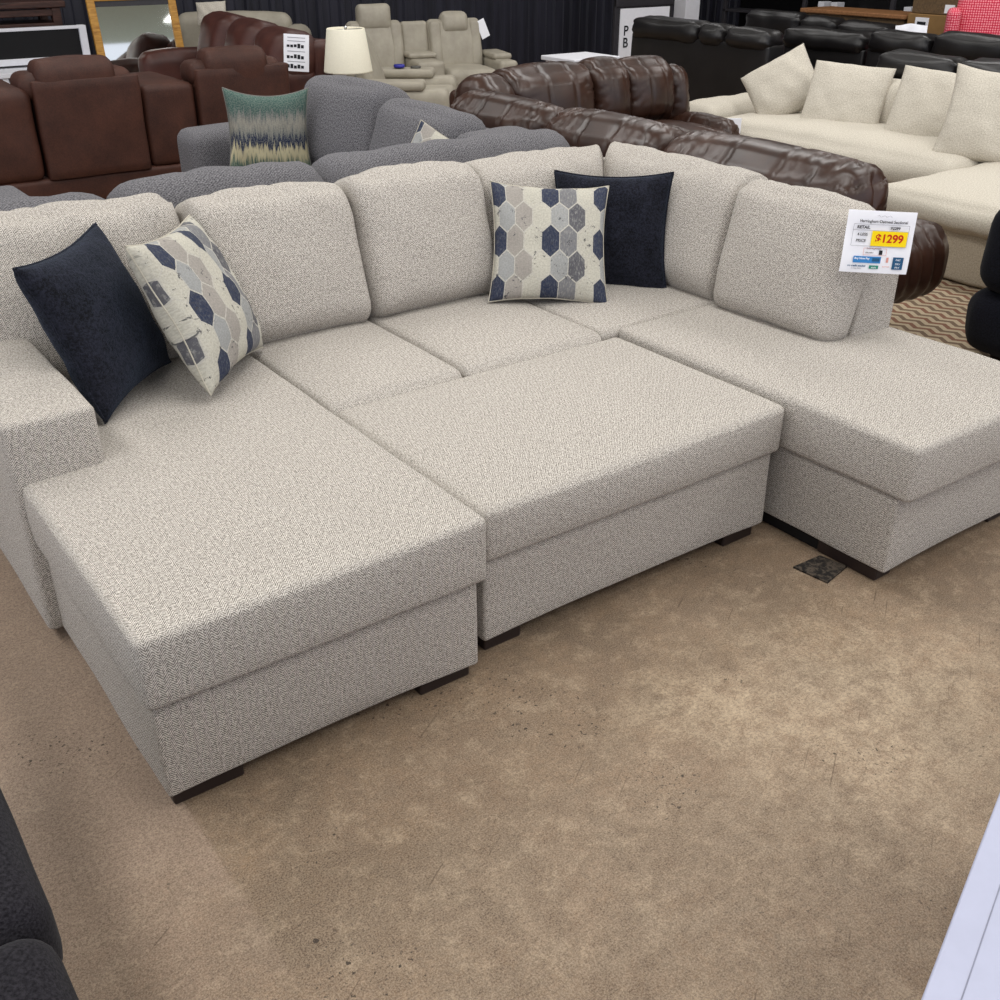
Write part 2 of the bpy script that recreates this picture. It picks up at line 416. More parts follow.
def basis(xa, nrm):
    y = -Vector(nrm).normalized(); x = Vector(xa); x = (x - y * x.dot(y)).normalized(); z = x.cross(y)
    return Matrix((x, y, z)).transposed()
def pillow(name, label, cat, mat, c, xa, nrm, w, h, t, pipe=None, pr=.004, group=None, **kw):
    me, rim = pillow_mesh(name, w, h, t, **kw)
    root = link(name, me, M[mat]); root.location = c; root.rotation_euler = basis(xa, nrm).to_euler()
    tag(root, label, cat, group)
    if pipe: tube(root, 'piping', pipe, rim, pr, True, 6)
    return root

def text(root, body, size, mat, loc, name='lettering', bold=0, sx=1):
    cu = bpy.data.curves.new(name, 'FONT'); cu.body = body; cu.size = size; cu.align_x = 'CENTER'; cu.align_y = 'CENTER'
    cu.extrude = .0002; cu.offset = bold
    t = bpy.data.objects.new('tmp', cu); C.objects.link(t)
    bpy.context.view_layer.update()
    me = bpy.data.meshes.new_from_object(t.evaluated_get(bpy.context.evaluated_depsgraph_get()))
    bpy.data.objects.remove(t); me.name = name
    me.materials.clear()
    o = link(name, me, M[mat], root, loc, (R(90), 0, 0), smooth=False); o.scale = (sx, 1, 1)
    return o
def flat(root, name, mat, x0, x1, z0, z1, y=-.0012, d=.0008):
    return hard(root, name, mat, (x0, x1, y - d, y, z0, z1), 0)
def sub(part, *subs):
    for o in subs:
        o.parent = part; o.matrix_parent_inverse = part.matrix_basis.inverted()
def structure(o): o['kind'] = 'structure'; return o
def grid_plane(name, mat, x0, x1, y0, y1, z):
    bm = bmesh.new(); bm.faces.new([bm.verts.new(p) for p in ((x0, y0, z), (x1, y0, z), (x1, y1, z), (x0, y1, z))])
    me = bpy.data.meshes.new(name); bm.to_mesh(me); bm.free(); return link(name, me, M[mat], smooth=False)

# ------------------------------------------------------------------ setting
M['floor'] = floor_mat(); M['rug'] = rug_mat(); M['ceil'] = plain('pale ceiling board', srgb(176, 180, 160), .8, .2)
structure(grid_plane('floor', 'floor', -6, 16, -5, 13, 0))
def ribbed(name, length, h, pitch=.3):
    bm = bmesh.new(); prof = []; x = 0
    while x < length:
        for dx, dy in ((0, 0), (.02, -.035), (.07, -.035), (.09, 0), (.18, 0), (.19, -.012), (.2, 0)):
            prof.append((x + dx * pitch / .3, dy))
        x += pitch
    prof.append((x, 0))
    lo = [bm.verts.new((px, py, 0)) for px, py in prof]; hi = [bm.verts.new((px, py, h)) for px, py in prof]
    for i in range(len(prof) - 1): bm.faces.new((lo[i], lo[i + 1], hi[i + 1], hi[i]))
    me = bpy.data.meshes.new(name); bm.to_mesh(me); bm.free(); return me
w = structure(link('wall_back', ribbed('wall_back', 22, 4.4), M['wall'], None, (-6, 12.4, 0), smooth=False))
w = structure(link('wall_right', ribbed('wall_right', 18, 4.4), M['wall'], None, (15.5, 13, 0), (0, 0, R(-90)), smooth=False))
structure(hard(None, 'ceiling', 'ceil', (-6, 16, -5, 13, 4.4, 4.5), 0))

# ------------------------------------------------------------------ oatmeal sectional
sec = thing('sectional_sofa', 'large oatmeal herringbone U-shaped sectional with two chaises', 'sofa', (1.8, 2.7, 0))
OB = dict(seg=.04, amp=.003, ns=4)
def pull(p, n, u):   # soft creases radiating from the top corners of a back cushion
    k = max(0, u[2]) ** 2 * max(0.0, -n.y + n.z * .6)
    return .006 * k * math.sin(28 * p.x + 18 * p.z + 3 * noise.noise(p * 6)) * (.4 + abs(u[0])) + .004 * noise.noise(p * 9) - .010 * k * crease(Vector((p.x * 7 + p.z * 4, p.z * 2.5, 3)))
def sag(p, n, u):    # loose cloth drawn in along the lower hem
    return -.006 * max(0, -u[2]) ** 3 * (1 - u[0] ** 2) + .002 * noise.noise(p * 5)
box(sec, 'chaise_base', 'oat', (.422, 1.262, 1.832, 3.62, .04, .312), r=.01, disp=sag, seed=1, **OB)
box(sec, 'chaise_cushion', 'oat', (.405, 1.277, 1.802, 3.38, .308, .492), r=(.02, .022, .018), bulge={'+z': .012, '-y': .005, '-x': .005}, seed=2, **OB)
box(sec, 'arm', 'oat', (.384, .622, 2.635, 3.83, .04, .662), r=.018, bulge={'+z': .008, '-y': .004}, seed=3, **OB)
box(sec, 'seat_base', 'oat', (1.264, 2.47, 2.72, 3.62, .05, .30), r=.012, seed=4, **OB)
for k, (a, b) in enumerate(((1.280, 1.780), (1.783, 2.374))):
    box(sec, 'seat_cushion', 'oat', (a, b, 2.632, 3.38, .295, .488), r=(.02, .05, .04), bulge={'+z': .016, '-y': .012}, seed=5 + k, **OB)
box(sec, 'corner_cushion', 'oat', (2.377, 3.02, 2.66, 3.40, .29, .484), r=(.02, .03, .03), bulge={'+z': .014, '-y': .004}, seed=8, **OB)
box(sec, 'chaise_base', 'oat', (2.485, 3.235, 1.468, 3.62, .045, .308), r=.01, disp=sag, seed=9, **OB)
box(sec, 'chaise_cushion', 'oat', (2.455, 3.268, 1.42, 2.664, .31, .486), r=(.02, .02, .02), bulge={'+z': .010, '-y': .006, '-x': .005}, seed=10, **OB)
def slope(s, u): return s + Vector((0, .05 * u[2], 0))
box(sec, 'back_frame', 'oat', (.36, 3.25, 3.60, 3.84, .05, .83), r=.03, seed=11, **OB)
box(sec, 'back_frame', 'oat', (3.045, 3.25, 2.09, 3.62, .305, .85), r=.014, seed=12, warp=lambda s, u: s - Vector((.05 * max(0, -u[2]) * (1 if s.x < 0 else 0), 0, 0)), **OB)
bc = dict(seg=.024, amp=.006, ns=5, disp=pull)
for k, (a, b, z1) in enumerate(((.28, 1.19, .972), (1.188, 1.785, .952), (1.78, 2.348, .958))):
    box(sec, 'back_cushion', 'oat', (a, b, 3.255 + .05 * (k == 0), 3.535 + .05 * (k == 0), .445, z1), (-19, 0, 0), r=(.05, .09, .075), bulge={'-y': .04, '+z': .022}, seed=14 + k, **bc)
box(sec, 'corner_back', 'oat', (2.335, 3.08, 3.29, 3.58, .44, .94), (-16, 0, 0), r=(.03, .11, .11), bulge={'-y': .025, '+z': .015}, seed=18, seg=.026, amp=.006, disp=pull, warp=lambda s, u: s + Vector((s.y * .9 * max(0, u[0]) ** 2, 0, 0)))
def pull_x(p, n, u):
    k = max(0, u[2]) ** 2 * max(0.0, -n.x + n.z * .6)
    return .005 * k * math.sin(26 * p.y + 16 * p.z + 3 * noise.noise(p * 6)) + .004 * noise.noise(p * 9) - .010 * k * crease(Vector((p.y * 7 + p.z * 4, p.z * 2.5, 5)))
box(sec, 'corner_back', 'oat', (2.955, 3.215, 2.66, 3.53, .44, .94), (0, 15, 0), r=(.11, .035, .11), bulge={'-x': .025, '+z': .015}, seed=19, seg=.026, amp=.006, disp=pull_x, warp=lambda s, u: s + Vector((0, s.x * .9 * max(0, u[1]) ** 2, 0)))
box(sec, 'back_cushion', 'oat', (2.925, 3.08, 2.085, 2.655, .465, .94), (0, 11, 0), r=(.075, .06, .06), bulge={'-x': .035, '+z': .02, '-y': .012}, seed=20, seg=.024, amp=.006, disp=pull_x)
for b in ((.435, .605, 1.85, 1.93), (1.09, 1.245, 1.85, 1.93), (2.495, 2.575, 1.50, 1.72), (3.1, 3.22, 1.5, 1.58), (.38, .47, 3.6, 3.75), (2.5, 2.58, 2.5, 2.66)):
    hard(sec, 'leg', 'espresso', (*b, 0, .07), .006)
hard(sec, 'under_block', 'plate', (2.50, 3.2, 1.70, 3.5, .002, .062), .004)  # dark block added for the shade under the right chaise
hard(sec, 'under_block', 'plate', (.47, 1.24, 1.98, 3.5, .01, .062), .004)  # same dark shade fill under the left chaise

ott = thing('ottoman', 'rectangular oatmeal herringbone ottoman standing between the two chaises', 'ottoman', (1.87, 2.26, 0))
box(ott, 'base', 'oat', (1.318, 2.422, 1.885, 2.635, .05, .315), r=.012, disp=sag, seed=22, **OB)
box(ott, 'cushion', 'oat', (1.300, 2.436, 1.862, 2.645, .310, .468), r=(.024, .026, .02), bulge={'+z': .014, '-y': .010, '-x': .006, '+x': .004}, seed=23, **OB)
for b in ((1.335, 1.46, 1.91, 1.98), (2.27, 2.405, 1.91, 1.98), (1.335, 1.46, 2.54, 2.62), (2.27, 2.405, 2.54, 2.62)):
    hard(ott, 'leg', 'espresso', (*b, 0, .07), .006)

# pillows
pillow('throw_pillow', 'dark navy velvet throw pillow leaning on the left arm of the oatmeal sectional', 'pillow', 'navy', (.788, 3.085, .733), (.267, -.24, -.933), (.676, -.643, .359), .472, .472, .18, 'navy', .004, pinch=.10, seed=1)
pillow('throw_pillow', 'hexagon print throw pillow beside the navy pillow on the left chaise', 'pillow', 'hex', (1.09, 3.07, .735), (.68, .731, -.053), (.677, -.599, .427), .475, .475, .19, 'hexedge', .0025, pinch=.10, seed=2, amp=.012, uo=-.05)
pillow('throw_pillow', 'upright hexagon print throw pillow in the far corner of the oatmeal sectional', 'pillow', 'hex', (2.475, 3.09, .692), (.848, -.528, -.056), (-.41, -.719, .50), .455, .46, .13, 'hexedge', .0025, pinch=.09, seed=3, amp=.010)
pillow('throw_pillow', 'navy velvet throw pillow standing behind the hexagon pillow in the corner of the oatmeal sectional', 'pillow', 'navy', (2.785, 3.09, .685), (.568, -.822, .048), (-.75, -.60, .15), .465, .465, .14, 'navy', .004, pinch=.10, seed=4)

# price tag at the end of the right back cushion
pt = thing('price_tag', 'white paper price tag reading $1299 on the right back cushion of the oatmeal sectional', 'sign', (2.975, 2.013, .85))
pt.rotation_euler = basis((.807, -.589, -.05), (-.582, -.807, .103)).to_euler()
me = soft_mesh('paper', (.222, .0014, .197), r=.0006, seg=.02, amp=0, warp=lambda s, u: s + Vector((0, .004 * u[0] ** 2 + .002 * math.sin(3 * u[2]) + .006 * max(0, u[2] - .6), 0)))
link('paper', me, M['paper'], pt)
Y0 = -.0045
text(pt, 'Harringham Oatmeal Sectional', .0125, 'ink', (.004, Y0, .066), bold=.0002)
tube(pt, 'scribble', 'lineink', [(-.02 + i * .006, Y0, .083 + .003 * math.sin(i * 2.1)) for i in range(9)], .0005, False, 4)
for b in ((-.09, .09, .0555, .0565), (-.09, .09, .037, .038), (-.09, .09, -.0125, -.0115), (-.0905, -.0895, -.012, .056), (.0895, .0905, -.012, .056)):
    flat(pt, 'rule_line', 'lineink', *b, y=-.004)
text(pt, 'RETAIL', .0135, 'ink', (-.058, Y0, .0465), bold=.0004)
text(pt, '$2299', .0125, 'ink', (.045, Y0, .0465), bold=.0003)
text(pt, '4 LESS', .0125, 'ink', (-.058, Y0, .024), bold=.0002)
text(pt, 'PRICE', .0125, 'ink', (-.06, Y0, .004), bold=.0002)
pp = flat(pt, 'price_panel', 'yellow', -.027, .0885, -.011, .0365, y=-.004)
sub(pp, text(pt, '$1299', .036, 'redink', (.031, -.0052, .0125), bold=.0009))
for b in ((-.045, .03, -.019, -.0182), (-.045, .03, -.0405, -.0397), (-.0453, -.0445, -.0405, -.0182), (.0295, .0303, -.0405, -.0182)):
    flat(pt, 'rule_line', 'pinkink', *b, y=-.004)
text(pt, 'INSTALLATION', .007, 'ink', (-.012, Y0, -.0195))
text(pt, 'DELIVERY', .006, 'ink', (-.025, Y0, -.033))
flat(pt, 'dark_mark', 'ink', .006, .017, -.0385, -.024, y=-.004)
flat(pt, 'blue_panel', 'blueink', -.074, .016, -.066, -.045, y=-.004)
flat(pt, 'blue_button', 'dkblueink', -.012, .012, -.060, -.049, y=-.0049)
text(pt, 'Buy Now Pay', .009, 'paper', (-.046, -.0052, -.052), bold=.0002)
flat(pt, 'green_panel', 'greenink', -.018, .012, -.084, -.073, y=-.004)
text(pt, 'apply', .008, 'paper', (-.003, -.0052, -.079))
text(pt, 'no credit needed', .0085, 'dkblueink', (-.06, Y0, -.076), bold=.0002)
text(pt, 'to shop today', .006, 'lineink', (-.06, Y0, -.084))
flat(pt, 'blue_panel', 'dkblueink', .056, .090, -.083, -.044, y=-.004)
for z in (-.053, -.066, -.077): text(pt, 'PAY', .009, 'paper', (.073, -.0052, z))
flat(pt, 'dark_mark', 'pinkink', .034, .041, -.062, -.046, y=-.004)
text(pt, 'approved', .006, 'pinkink', (.036, Y0, -.075))

# drain cover on the floor
dr = []
bm = bmesh.new()
for a in ((2.355, 1.695), (2.475, 1.69), (2.495, 1.60), (2.37, 1.575)): dr.append(bm.verts.new((a[0] - 2.42, a[1] - 1.64, .006)))
bm.faces.new(dr[::-1]); ext = bmesh.ops.extrude_face_region(bm, geom=bm.faces[:])
bmesh.ops.translate(bm, verts=[v for v in ext['geom'] if isinstance(v, bmesh.types.BMVert)], vec=(0, 0, -.006)); bmesh.ops.recalc_face_normals(bm, faces=bm.faces)
me = bpy.data.meshes.new('floor_plate'); bm.to_mesh(me); bm.free()
fp = link('floor_plate', me, M['drain'], None, (2.42, 1.64, .0005), smooth=False); tag(fp, 'small dark iron cover plate set in the concrete by the right chaise', 'floor plate')

# ------------------------------------------------------------------ foreground corners
fg = thing('upholstered_bench', 'charcoal upholstered seat cut off at the lower left corner', 'sofa', (-.5, .9, 0))
box(fg, 'base', 'charcoal', (-1.1, .065, -.1, 2.0, .06, .30), r=.05, seg=.06)
box(fg, 'cushion', 'charcoal', (-1.1, .085, -.1, 1.28, .28, .46), r=.06, bulge={'+z': .02}, seg=.05)
box(fg, 'cushion', 'charcoal', (-1.1, .10, 1.28, 2.1, .26, .45), r=.06, bulge={'+z': .02}, seg=.05)
for x in (-1.0, -.06):
    for y in (0, 1.3): hard(fg, 'leg', 'espresso', (x - .03, x + .03, y - .03, y + .03, 0, .08))
ds = thing('white_cabinet', 'white laminate cabinet at the lower right corner', 'cabinet', (.78, .32, 0), 19.3)
box(ds, 'top', 'whitedesk', (-.25, 1.0, -.5, 0, .72, .75), r=.004, seg=.2, amp=0)
box(ds, 'body', 'whitedesk', (-.235, .985, -.485, -.012, .04, .72), r=.004, seg=.2, amp=0)
hard(ds, 'edge_line', 'gap', (-.25, 1.0, -.036, -.0345, .7495, .7505), 0)
hard(ds, 'under_block', 'whitedesk', (-.2, .95, -.45, -.04, 0, .04))

# ------------------------------------------------------------------ grey sectional behind
gs = thing('sectional_sofa', 'grey chenille corner sectional standing behind the oatmeal sectional', 'sofa', (2.2, 5.0, 0))
def lump(p, n, u):
    return .012 * noise.noise(Vector((p.x * 5, p.y * 3, 1))) + .006 * math.sin(30 * p.x + 10 * p.z + 4 * noise.noise(p * 5)) * max(0, n.z) * (1 - abs(u[0]) * .5)
box(gs, 'back_frame', 'grey', (-.3, 3.44, 3.98, 4.2, .08, .78), r=.04, seg=.08)
for k, (a, b, z) in enumerate(((-.35, 1.21, .865), (1.17, 2.07, .882), (2.03, 3.4, .882))):
    box(gs, 'back_cushion', 'grey', (a, b, 4.0, 4.30, .50, z), r=.12, bulge={'+z': .016}, seg=.04, amp=.010, seed=30 + k, disp=lump)
box(gs, 'seat_base', 'grey', (-.3, 3.3, 4.2, 5.0, .08, .30), r=.03, seg=.1)
box(gs, 'seat_cushion', 'grey', (1.3, 2.3, 4.28, 5.0, .28, .47), r=.05, seg=.08)
box(gs, 'seat_base', 'grey', (2.35, 3.42, 4.9, 6.32, .08, .30), r=.03, seg=.1)
box(gs, 'seat_cushion', 'grey', (2.33, 3.1, 4.3, 6.28, .28, .47), r=.05, seg=.08)
box(gs, 'back_frame', 'grey', (3.2, 3.44, 4.15, 6.6, .08, .80), r=.05, seg=.08)
box(gs, 'back_cushion', 'grey', (2.92, 3.2, 5.28, 6.05, .44, .965), (0, 15, 8), r=.09, bulge={'-x': .05, '+z': .03}, seg=.04, amp=.01, seed=34)
box(gs, 'back_cushion', 'grey', (2.92, 3.2, 4.50, 5.26, .44, .915), (0, 15, 0), r=.09, bulge={'-x': .05, '+z': .03}, seg=.04, amp=.01, seed=35)
box(gs, 'back_cushion', 'grey', (2.95, 3.4, 4.1, 4.55, .44, .845), r=.1, bulge={'+z': .03}, seg=.04, amp=.01, seed=36)
box(gs, 'arm', 'grey', (2.33, 3.44, 6.30, 6.62, .08, .665), r=.07, bulge={'+z': .015}, seg=.05, seed=37)
box(gs, 'arm', 'grey', (.4, 1.14, 4.9, 5.5, .08, .675), r=.05, seg=.06, seed=38)
box(gs, 'seat_base', 'grey', (-.3, .42, 4.9, 5.5, .08, .40), r=.04, seg=.1)
for x, y in ((-.2, 4.05), (3.3, 4.05), (2.45, 6.5), (3.3, 6.5), (.5, 5.4), (-.2, 5.4)): hard(gs, 'leg', 'espresso', (x - .04, x + .04, y - .04, y + .04, 0, .09))
pillow('throw_pillow', 'teal, navy and cream striped woven pillow standing on the grey sectional', 'pillow', 'ikat', (2.62, 5.86, .715), (.90, -.43, -.03), (-.43, -.90, .10), .475, .465, .16, 'ikat', .004, pinch=.1, seed=5, slump=.05)
pillow('throw_pillow', 'small cream and navy print pillow tucked behind the back of the grey sectional', 'pillow', 'hex', (2.88, 4.50, .66), (.75, -.3, -.55), (-.6, -.7, .4), .40, .40, .12, 'hexedge', .0025, pinch=.08, seed=6)

# ------------------------------------------------------------------ brown microfibre loveseat, back to us
bl = thing('reclining_loveseat', 'brown microfibre reclining sofa seen from behind with two headrests and a console', 'sofa', (2.2, 7.7, 0))
BS = dict(seg=.05, amp=.006)
box(bl, 'back_panel', 'suede', (1.73, 2.40, 7.30, 7.56, .30, .90), r=(.03, .03, .008), seed=41, **BS)
box(bl, 'base_rail', 'suede', (1.2, 3.5, 7.32, 8.2, .13, .31), r=.03, seed=42, **BS)
box(bl, 'console', 'suede', (2.415, 2.775, 7.33, 8.1, .30, .82), r=.04, bulge={'+z': .015}, seed=43, **BS)
box(bl, 'back_panel', 'suede', (2.79, 3.47, 7.30, 7.56, .30, .90), r=(.03, .03, .008), seed=44, **BS)
box(bl, 'arm', 'suede', (1.2, 1.715, 7.31, 8.2, .30, .86), r=.06, bulge={'+z': .02}, seed=45, **BS)
for k, (a, b) in enumerate(((1.76, 2.27), (2.87, 3.33))):
    box(bl, 'shoulder_roll', 'suede', (a - .1, b + .11, 7.34, 7.62, .78, .945), r=.07, seed=46 + k, **BS)
    box(bl, 'headrest', 'suede', (a, b, 7.304, 7.56, .55, 1.01), r=(.05, .085, .085), bulge={'+z': .012}, seed=48 + k, **BS)
for k, (a, b) in enumerate(((1.73, 2.40), (2.79, 3.47))): box(bl, 'seat_cushion', 'suede', (a, b, 7.5, 8.25, .30, .50), r=.07, seed=50 + k, **BS)
for x in (1.3, 3.4):
    for y in (7.4, 8.1): hard(bl, 'foot', 'espresso', (x - .04, x + .04, y - .04, y + .04, 0, .14))

# chestnut leather recliner sofa behind, facing the left wall
cs = thing('reclining_sofa', 'chestnut leather reclining sofa with a paper sign on its end back cushion', 'sofa', (3.88, 9.46, 0), -90)
LB = dict(seg=.04, amp=.01)
def gather(p, n, u):
    e = abs(u[0]) ** 3
    return .006 * e * math.sin(70 * p.z + 20 * p.y + 3 * noise.noise(p * 5)) * max(0, 1 - abs(n.x)) + .003 * noise.noise(p * 8)
for k, x in enumerate((-.45, .15, .72)):
    z1 = (.98, .96, .93)[k]
    box(cs, 'back_cushion', 'redbrown', (x - .29, x + .29, .05, .42, .45, .06 + z1), (-14, 0, 0), r=.12, bulge={'-y': .05, '+z': .02}, seed=52 + k, disp=gather, **LB)
box(cs, 'back_shell', 'redbrown', (-.95, 1.0, .36, .56, .12, .92), r=.06, seed=56, **LB)
box(cs, 'seat_cushion', 'redbrown', (-.72, .72, -.45, .2, .3, .5), r=.08, seed=57, **LB)
box(cs, 'base', 'redbrown', (-.72, .72, -.42, .4, .1, .32), r=.04, seed=60, **LB)
box(cs, 'arm', 'redbrown', (.74, 1.02, -.45, .4, .1, .72), r=.09, bulge={'+z': .03}, seed=58, **LB)
box(cs, 'arm', 'redbrown', (-1.02, -.74, -.45, .4, .1, .72), r=.09, bulge={'+z': .03}, seed=59, **LB)
for x in (-.9, .9):
    for y in (-.35, .4): hard(cs, 'foot', 'espresso', (x - .04, x + .04, y - .04, y + .04, 0, .11))
ps = thing('paper_sign', 'white paper sign with black print propped on the chestnut leather sofa', 'sign', (3.97, 8.2, .865))
ps.rotation_euler = basis((.80, -.58, -.06), (-.58, -.80, .15)).to_euler()
box(ps, 'paper', 'paper', (-.1, .1, -.001, .001, -.15, .15), r=.0005, seg=.1, amp=0) if False else link('paper', soft_mesh('paper', (.20, .002, .27), r=.0008, seg=.05, amp=0), M['paper'], ps)
rs = random.Random(4)
for z in (.05, -.03, -.10):
    for i in range(5):
        a = -.075 + i * .028
        flat(ps, 'print_mark', 'ink', a, a + .022, z - rs.uniform(.008, .016), z + rs.uniform(.006, .02), y=-.002)
for z in (.11, .085, .01, -.065): flat(ps, 'print_line', 'lineink', -.07, .07, z - .002, z + .003, y=-.002)

# ------------------------------------------------------------------ fireplace, dresser, mirror
fr = thing('framed_panel', 'black panel in a white frame standing behind the brown loveseat', 'framed panel', (2.5, 11.0, 0))
hard(fr, 'panel', 'blackpaint', (1.2, 3.12, 11.0, 11.04, .67, .915))
for b in ((1.1, 3.18, .905, .93), (1.1, 3.18, .62, .675)): hard(fr, 'frame_rail', 'white', (b[0], b[1], 10.97, 11.05, b[2], b[3]))
hard(fr, 'frame_stile', 'white', (3.115, 3.18, 10.968, 11.052, .62, .932))
hard(fr, 'frame_stile', 'white', (1.1, 1.2, 10.968, 11.052, .66, .942))
wc = tag(thing('media_console', '', '', (2.2, 10.8, 0)), 'low white console with open slots under the black framed panel', 'console')
hard(wc, 'top', 'white', (1.1, 3.2, 10.6, 11.1, .56, .60))
hard(wc, 'shelf', 'white', (1.1, 3.2, 10.62, 11.1, .40, .52))
hard(wc, 'back', 'blackpaint', (1.12, 3.18, 11.08, 11.1, .05, .6), 0)
for x in (1.1, 1.5, 1.9, 2.28, 2.55, 2.85, 3.16): hard(wc, 'divider', 'white', (x, x + .05, 10.62, 11.08, .5, .57))
hard(wc, 'base', 'white', (1.1, 3.2, 10.62, 11.1, 0, .1))
hard(wc, 'leg', 'white', (1.1, 1.16, 10.62, 11.08, .1, .41)); hard(wc, 'leg', 'white', (3.14, 3.2, 10.62, 11.08, .1, .41))
for o in wc.children: o.location.y += 0.0
hd = thing('wooden_sideboard', 'dark walnut table with apron and legs behind the black framed panel', 'table', (2.4, 11.7, 0))
hard(hd, 'top', 'darkwood', (1.2, 3.15, 11.4, 12.0, 1.06, 1.12), .01)
hard(hd, 'apron', 'darkwood', (1.25, 3.1, 11.43, 11.5, .99, 1.05), .006)
hard(hd, 'shelf', 'darkwood', (1.25, 3.1, 11.43, 11.97, .90, .93), .006)
for x in (1.25, 3.02):
    for y in (11.42, 11.9): hard(hd, 'leg', 'darkwood', (x, x + .08, y, y + .08, 0, 1.06), .006)
mr = thing('leaning_mirror', 'gold framed mirror leaning back by the dark ribbed wall', 'mirror', (3.68, 10.9, 0), 0)
mr.rotation_euler = (R(-9), 0, 0)
Wm, Hm, fw = .86, 1.17, .075
hard(mr, 'glass', 'mirror', (-Wm / 2 + .04, Wm / 2 - .04, 0, .01, .04, Hm - .04), 0)
hard(mr, 'backing', 'blackframe', (-Wm / 2 + .02, Wm / 2 - .02, .015, .03, .02, Hm - .02), 0)
for sx in (-1, 1): hard(mr, 'frame_stile', 'gold', (sx * Wm / 2 - (fw if sx > 0 else 0), sx * Wm / 2 + (fw if sx < 0 else 0), -.02, .02, 0, Hm), .008)
for z in (0, Hm - fw * .5): hard(mr, 'frame_rail', 'gold', (-Wm / 2 + fw, Wm / 2 - fw, -.02, .02, z, z + fw * .5), .006)
for z in (Hm - .085,): hard(mr, 'liner', 'blackframe', (-Wm / 2 + fw, Wm / 2 - fw, -.008, -.001, z, z + .05), 0)

# ------------------------------------------------------------------ lamp on end table
et = thing('end_table', 'dark end table under the white shaded lamp', 'table', (4.27, 7.9, 0))
hard(et, 'top', 'espresso', (4.06, 4.42, 7.70, 8.06, .42, .45), .006)
for x in (4.07, 4.37):
    for y in (7.71, 8.01): hard(et, 'leg', 'espresso', (x, x + .04, y, y + .04, 0, .42), .004)
lp = thing('table_lamp', 'table lamp with a white drum shade and wire base in front of the bone recliner', 'lamp', (4.26, 7.9, .45))
lathe(lp, 'shade', 'shade', [(.185, .735), (.19, .735), (.19, .745), (.148, 1.045), (.145, 1.05), (.142, 1.045), (.182, .745), (.185, .735)], (4.26, 7.9, 0), 48, False)
lathe(lp, 'base', 'steel', [(.085, .45), (.085, .462), (.02, .47)], (4.26, 7.9, 0))
shade = [c for c in lp.children if c.name.startswith('shade')][0]; o = Vector((4.26, 7.9, 0)) - org(lp)
for sx in (-1, 1):
    tube(lp, 'wire', 'steel', [o + Vector((sx * .07 * math.cos(t * PI), .0, .46 + .28 * t)) for t in [i / 16 for i in range(17)]], .009)
lathe(lp, 'socket', 'steel', [(.018, .72), (.018, .80), (.025, .81), (.025, .86)], (4.26, 7.9, 0), 16)
fi = lathe(lp, 'finial', 'steel', [(.004, 1.03), (.012, 1.045), (.012, 1.06), (.003, 1.07)], (4.26, 7.9, 0), 16)
sp = tube(lp, 'shade_spider', 'steel', [o + Vector((-.146, 0, 1.04)) - Vector((0, 0, .45)) * 0, o + Vector((.146, 0, 1.04))], .004)
sub(shade, fi, sp)
tg = link('hang_tag', soft_mesh('hang_tag', (.085, .002, .13), r=.0008, seg=.05, amp=0), M['paper'], lp, (-.13, -.09, .255), (0, R(24), R(-36)))

# ------------------------------------------------------------------ bone power recliners
def bone_groove(p, n, u): return .006 * math.sin(60 * p.z) * max(0, -n.y) * (1 - abs(u[0])) * .5 + .004 * noise.noise(p * 7)
bs = thing('reclining_loveseat', 'bone leather power reclining loveseat with a raised headrest and console by the dark wall', 'sofa', (6.3, 10.1, 0), -16)
bs.scale = (.77, .85, .89)
B = dict(seg=.05, amp=.006)
for k, x in enumerate((-.56, .56)):
    box(bs, 'back', 'bone', (x - .38, x + .38, .10, .34, .38, .99), (-14, 0, 0), r=.07, bulge={'-y': .04}, seed=60 + k, **B)
    box(bs, 'back_wing', 'bone', (x - .37, x - .2, .06, .22, .44, .985), (-14, 0, 0), r=.06, seed=62 + k, **B)
    box(bs, 'back_wing', 'bone', (x + .2, x + .37, .06, .22, .44, .985), (-14, 0, 0), r=.06, seed=64 + k, **B)
    box(bs, 'seat_cushion', 'bone', (x - .35, x + .35, -.6, .1, .28, .50), r=.07, bulge={'+z': .02}, seed=66 + k, **B)
    box(bs, 'base', 'bone', (x - .36, x + .36, -.55, .3, .08, .30), r=.04, seed=68 + k, **B)
hr = box(bs, 'headrest', 'bone', (-.79, -.33, .14, .32, .88, 1.17), (-6, 0, 0), r=.06, bulge={'-y': .03}, seed=70, **B)
hp = tube(bs, 'headrest_post', 'steel', [(-.56, .24, .85), (-.56, .24, 1.0)], .02)
sub(hr, hp)
box(bs, 'headrest', 'bone', (.36, .76, .12, .30, .82, 1.06), (-14, 0, 0), r=.07, bulge={'-y': .03, '+z': .02}, seed=71, **B)
box(bs, 'console', 'bone', (-.19, .19, -.5, .3, .08, .60), r=.05, seed=72, **B)
box(bs, 'console_lid', 'bone', (-.2, .2, -.15, .2, .60, .66), r=.03, seed=73, **B)
box(bs, 'console_back', 'bone', (-.19, .19, .16, .36, .58, .97), (-10, 0, 0), r=.05, seed=74, **B)
for x in (-1.08, 1.08):
    am = box(bs, 'arm', 'bone', (x - .13, x + .13, -.55, .3, .08, .58), r=.05, seed=75, **B)
    sub(am, box(bs, 'arm_pad', 'bone', (x - .13, x + .14, -.3, .25, .57, .64), r=.033, seed=76, **B))
    for y in (-.4, .2): hard(bs, 'foot', 'espresso', (x - .04, x + .04, y - .04, y + .04, 0, .09))
for z in (.30, .14):
    lo = lathe(bs, 'cup_ring', 'bonedark', [(.05, 0), (.062, .004), (.068, .012), (.068, .02)], (0, 0, 0), 28); lo.location = (.12, -.5, z + .05); lo.rotation_euler = (R(90), 0, 0)
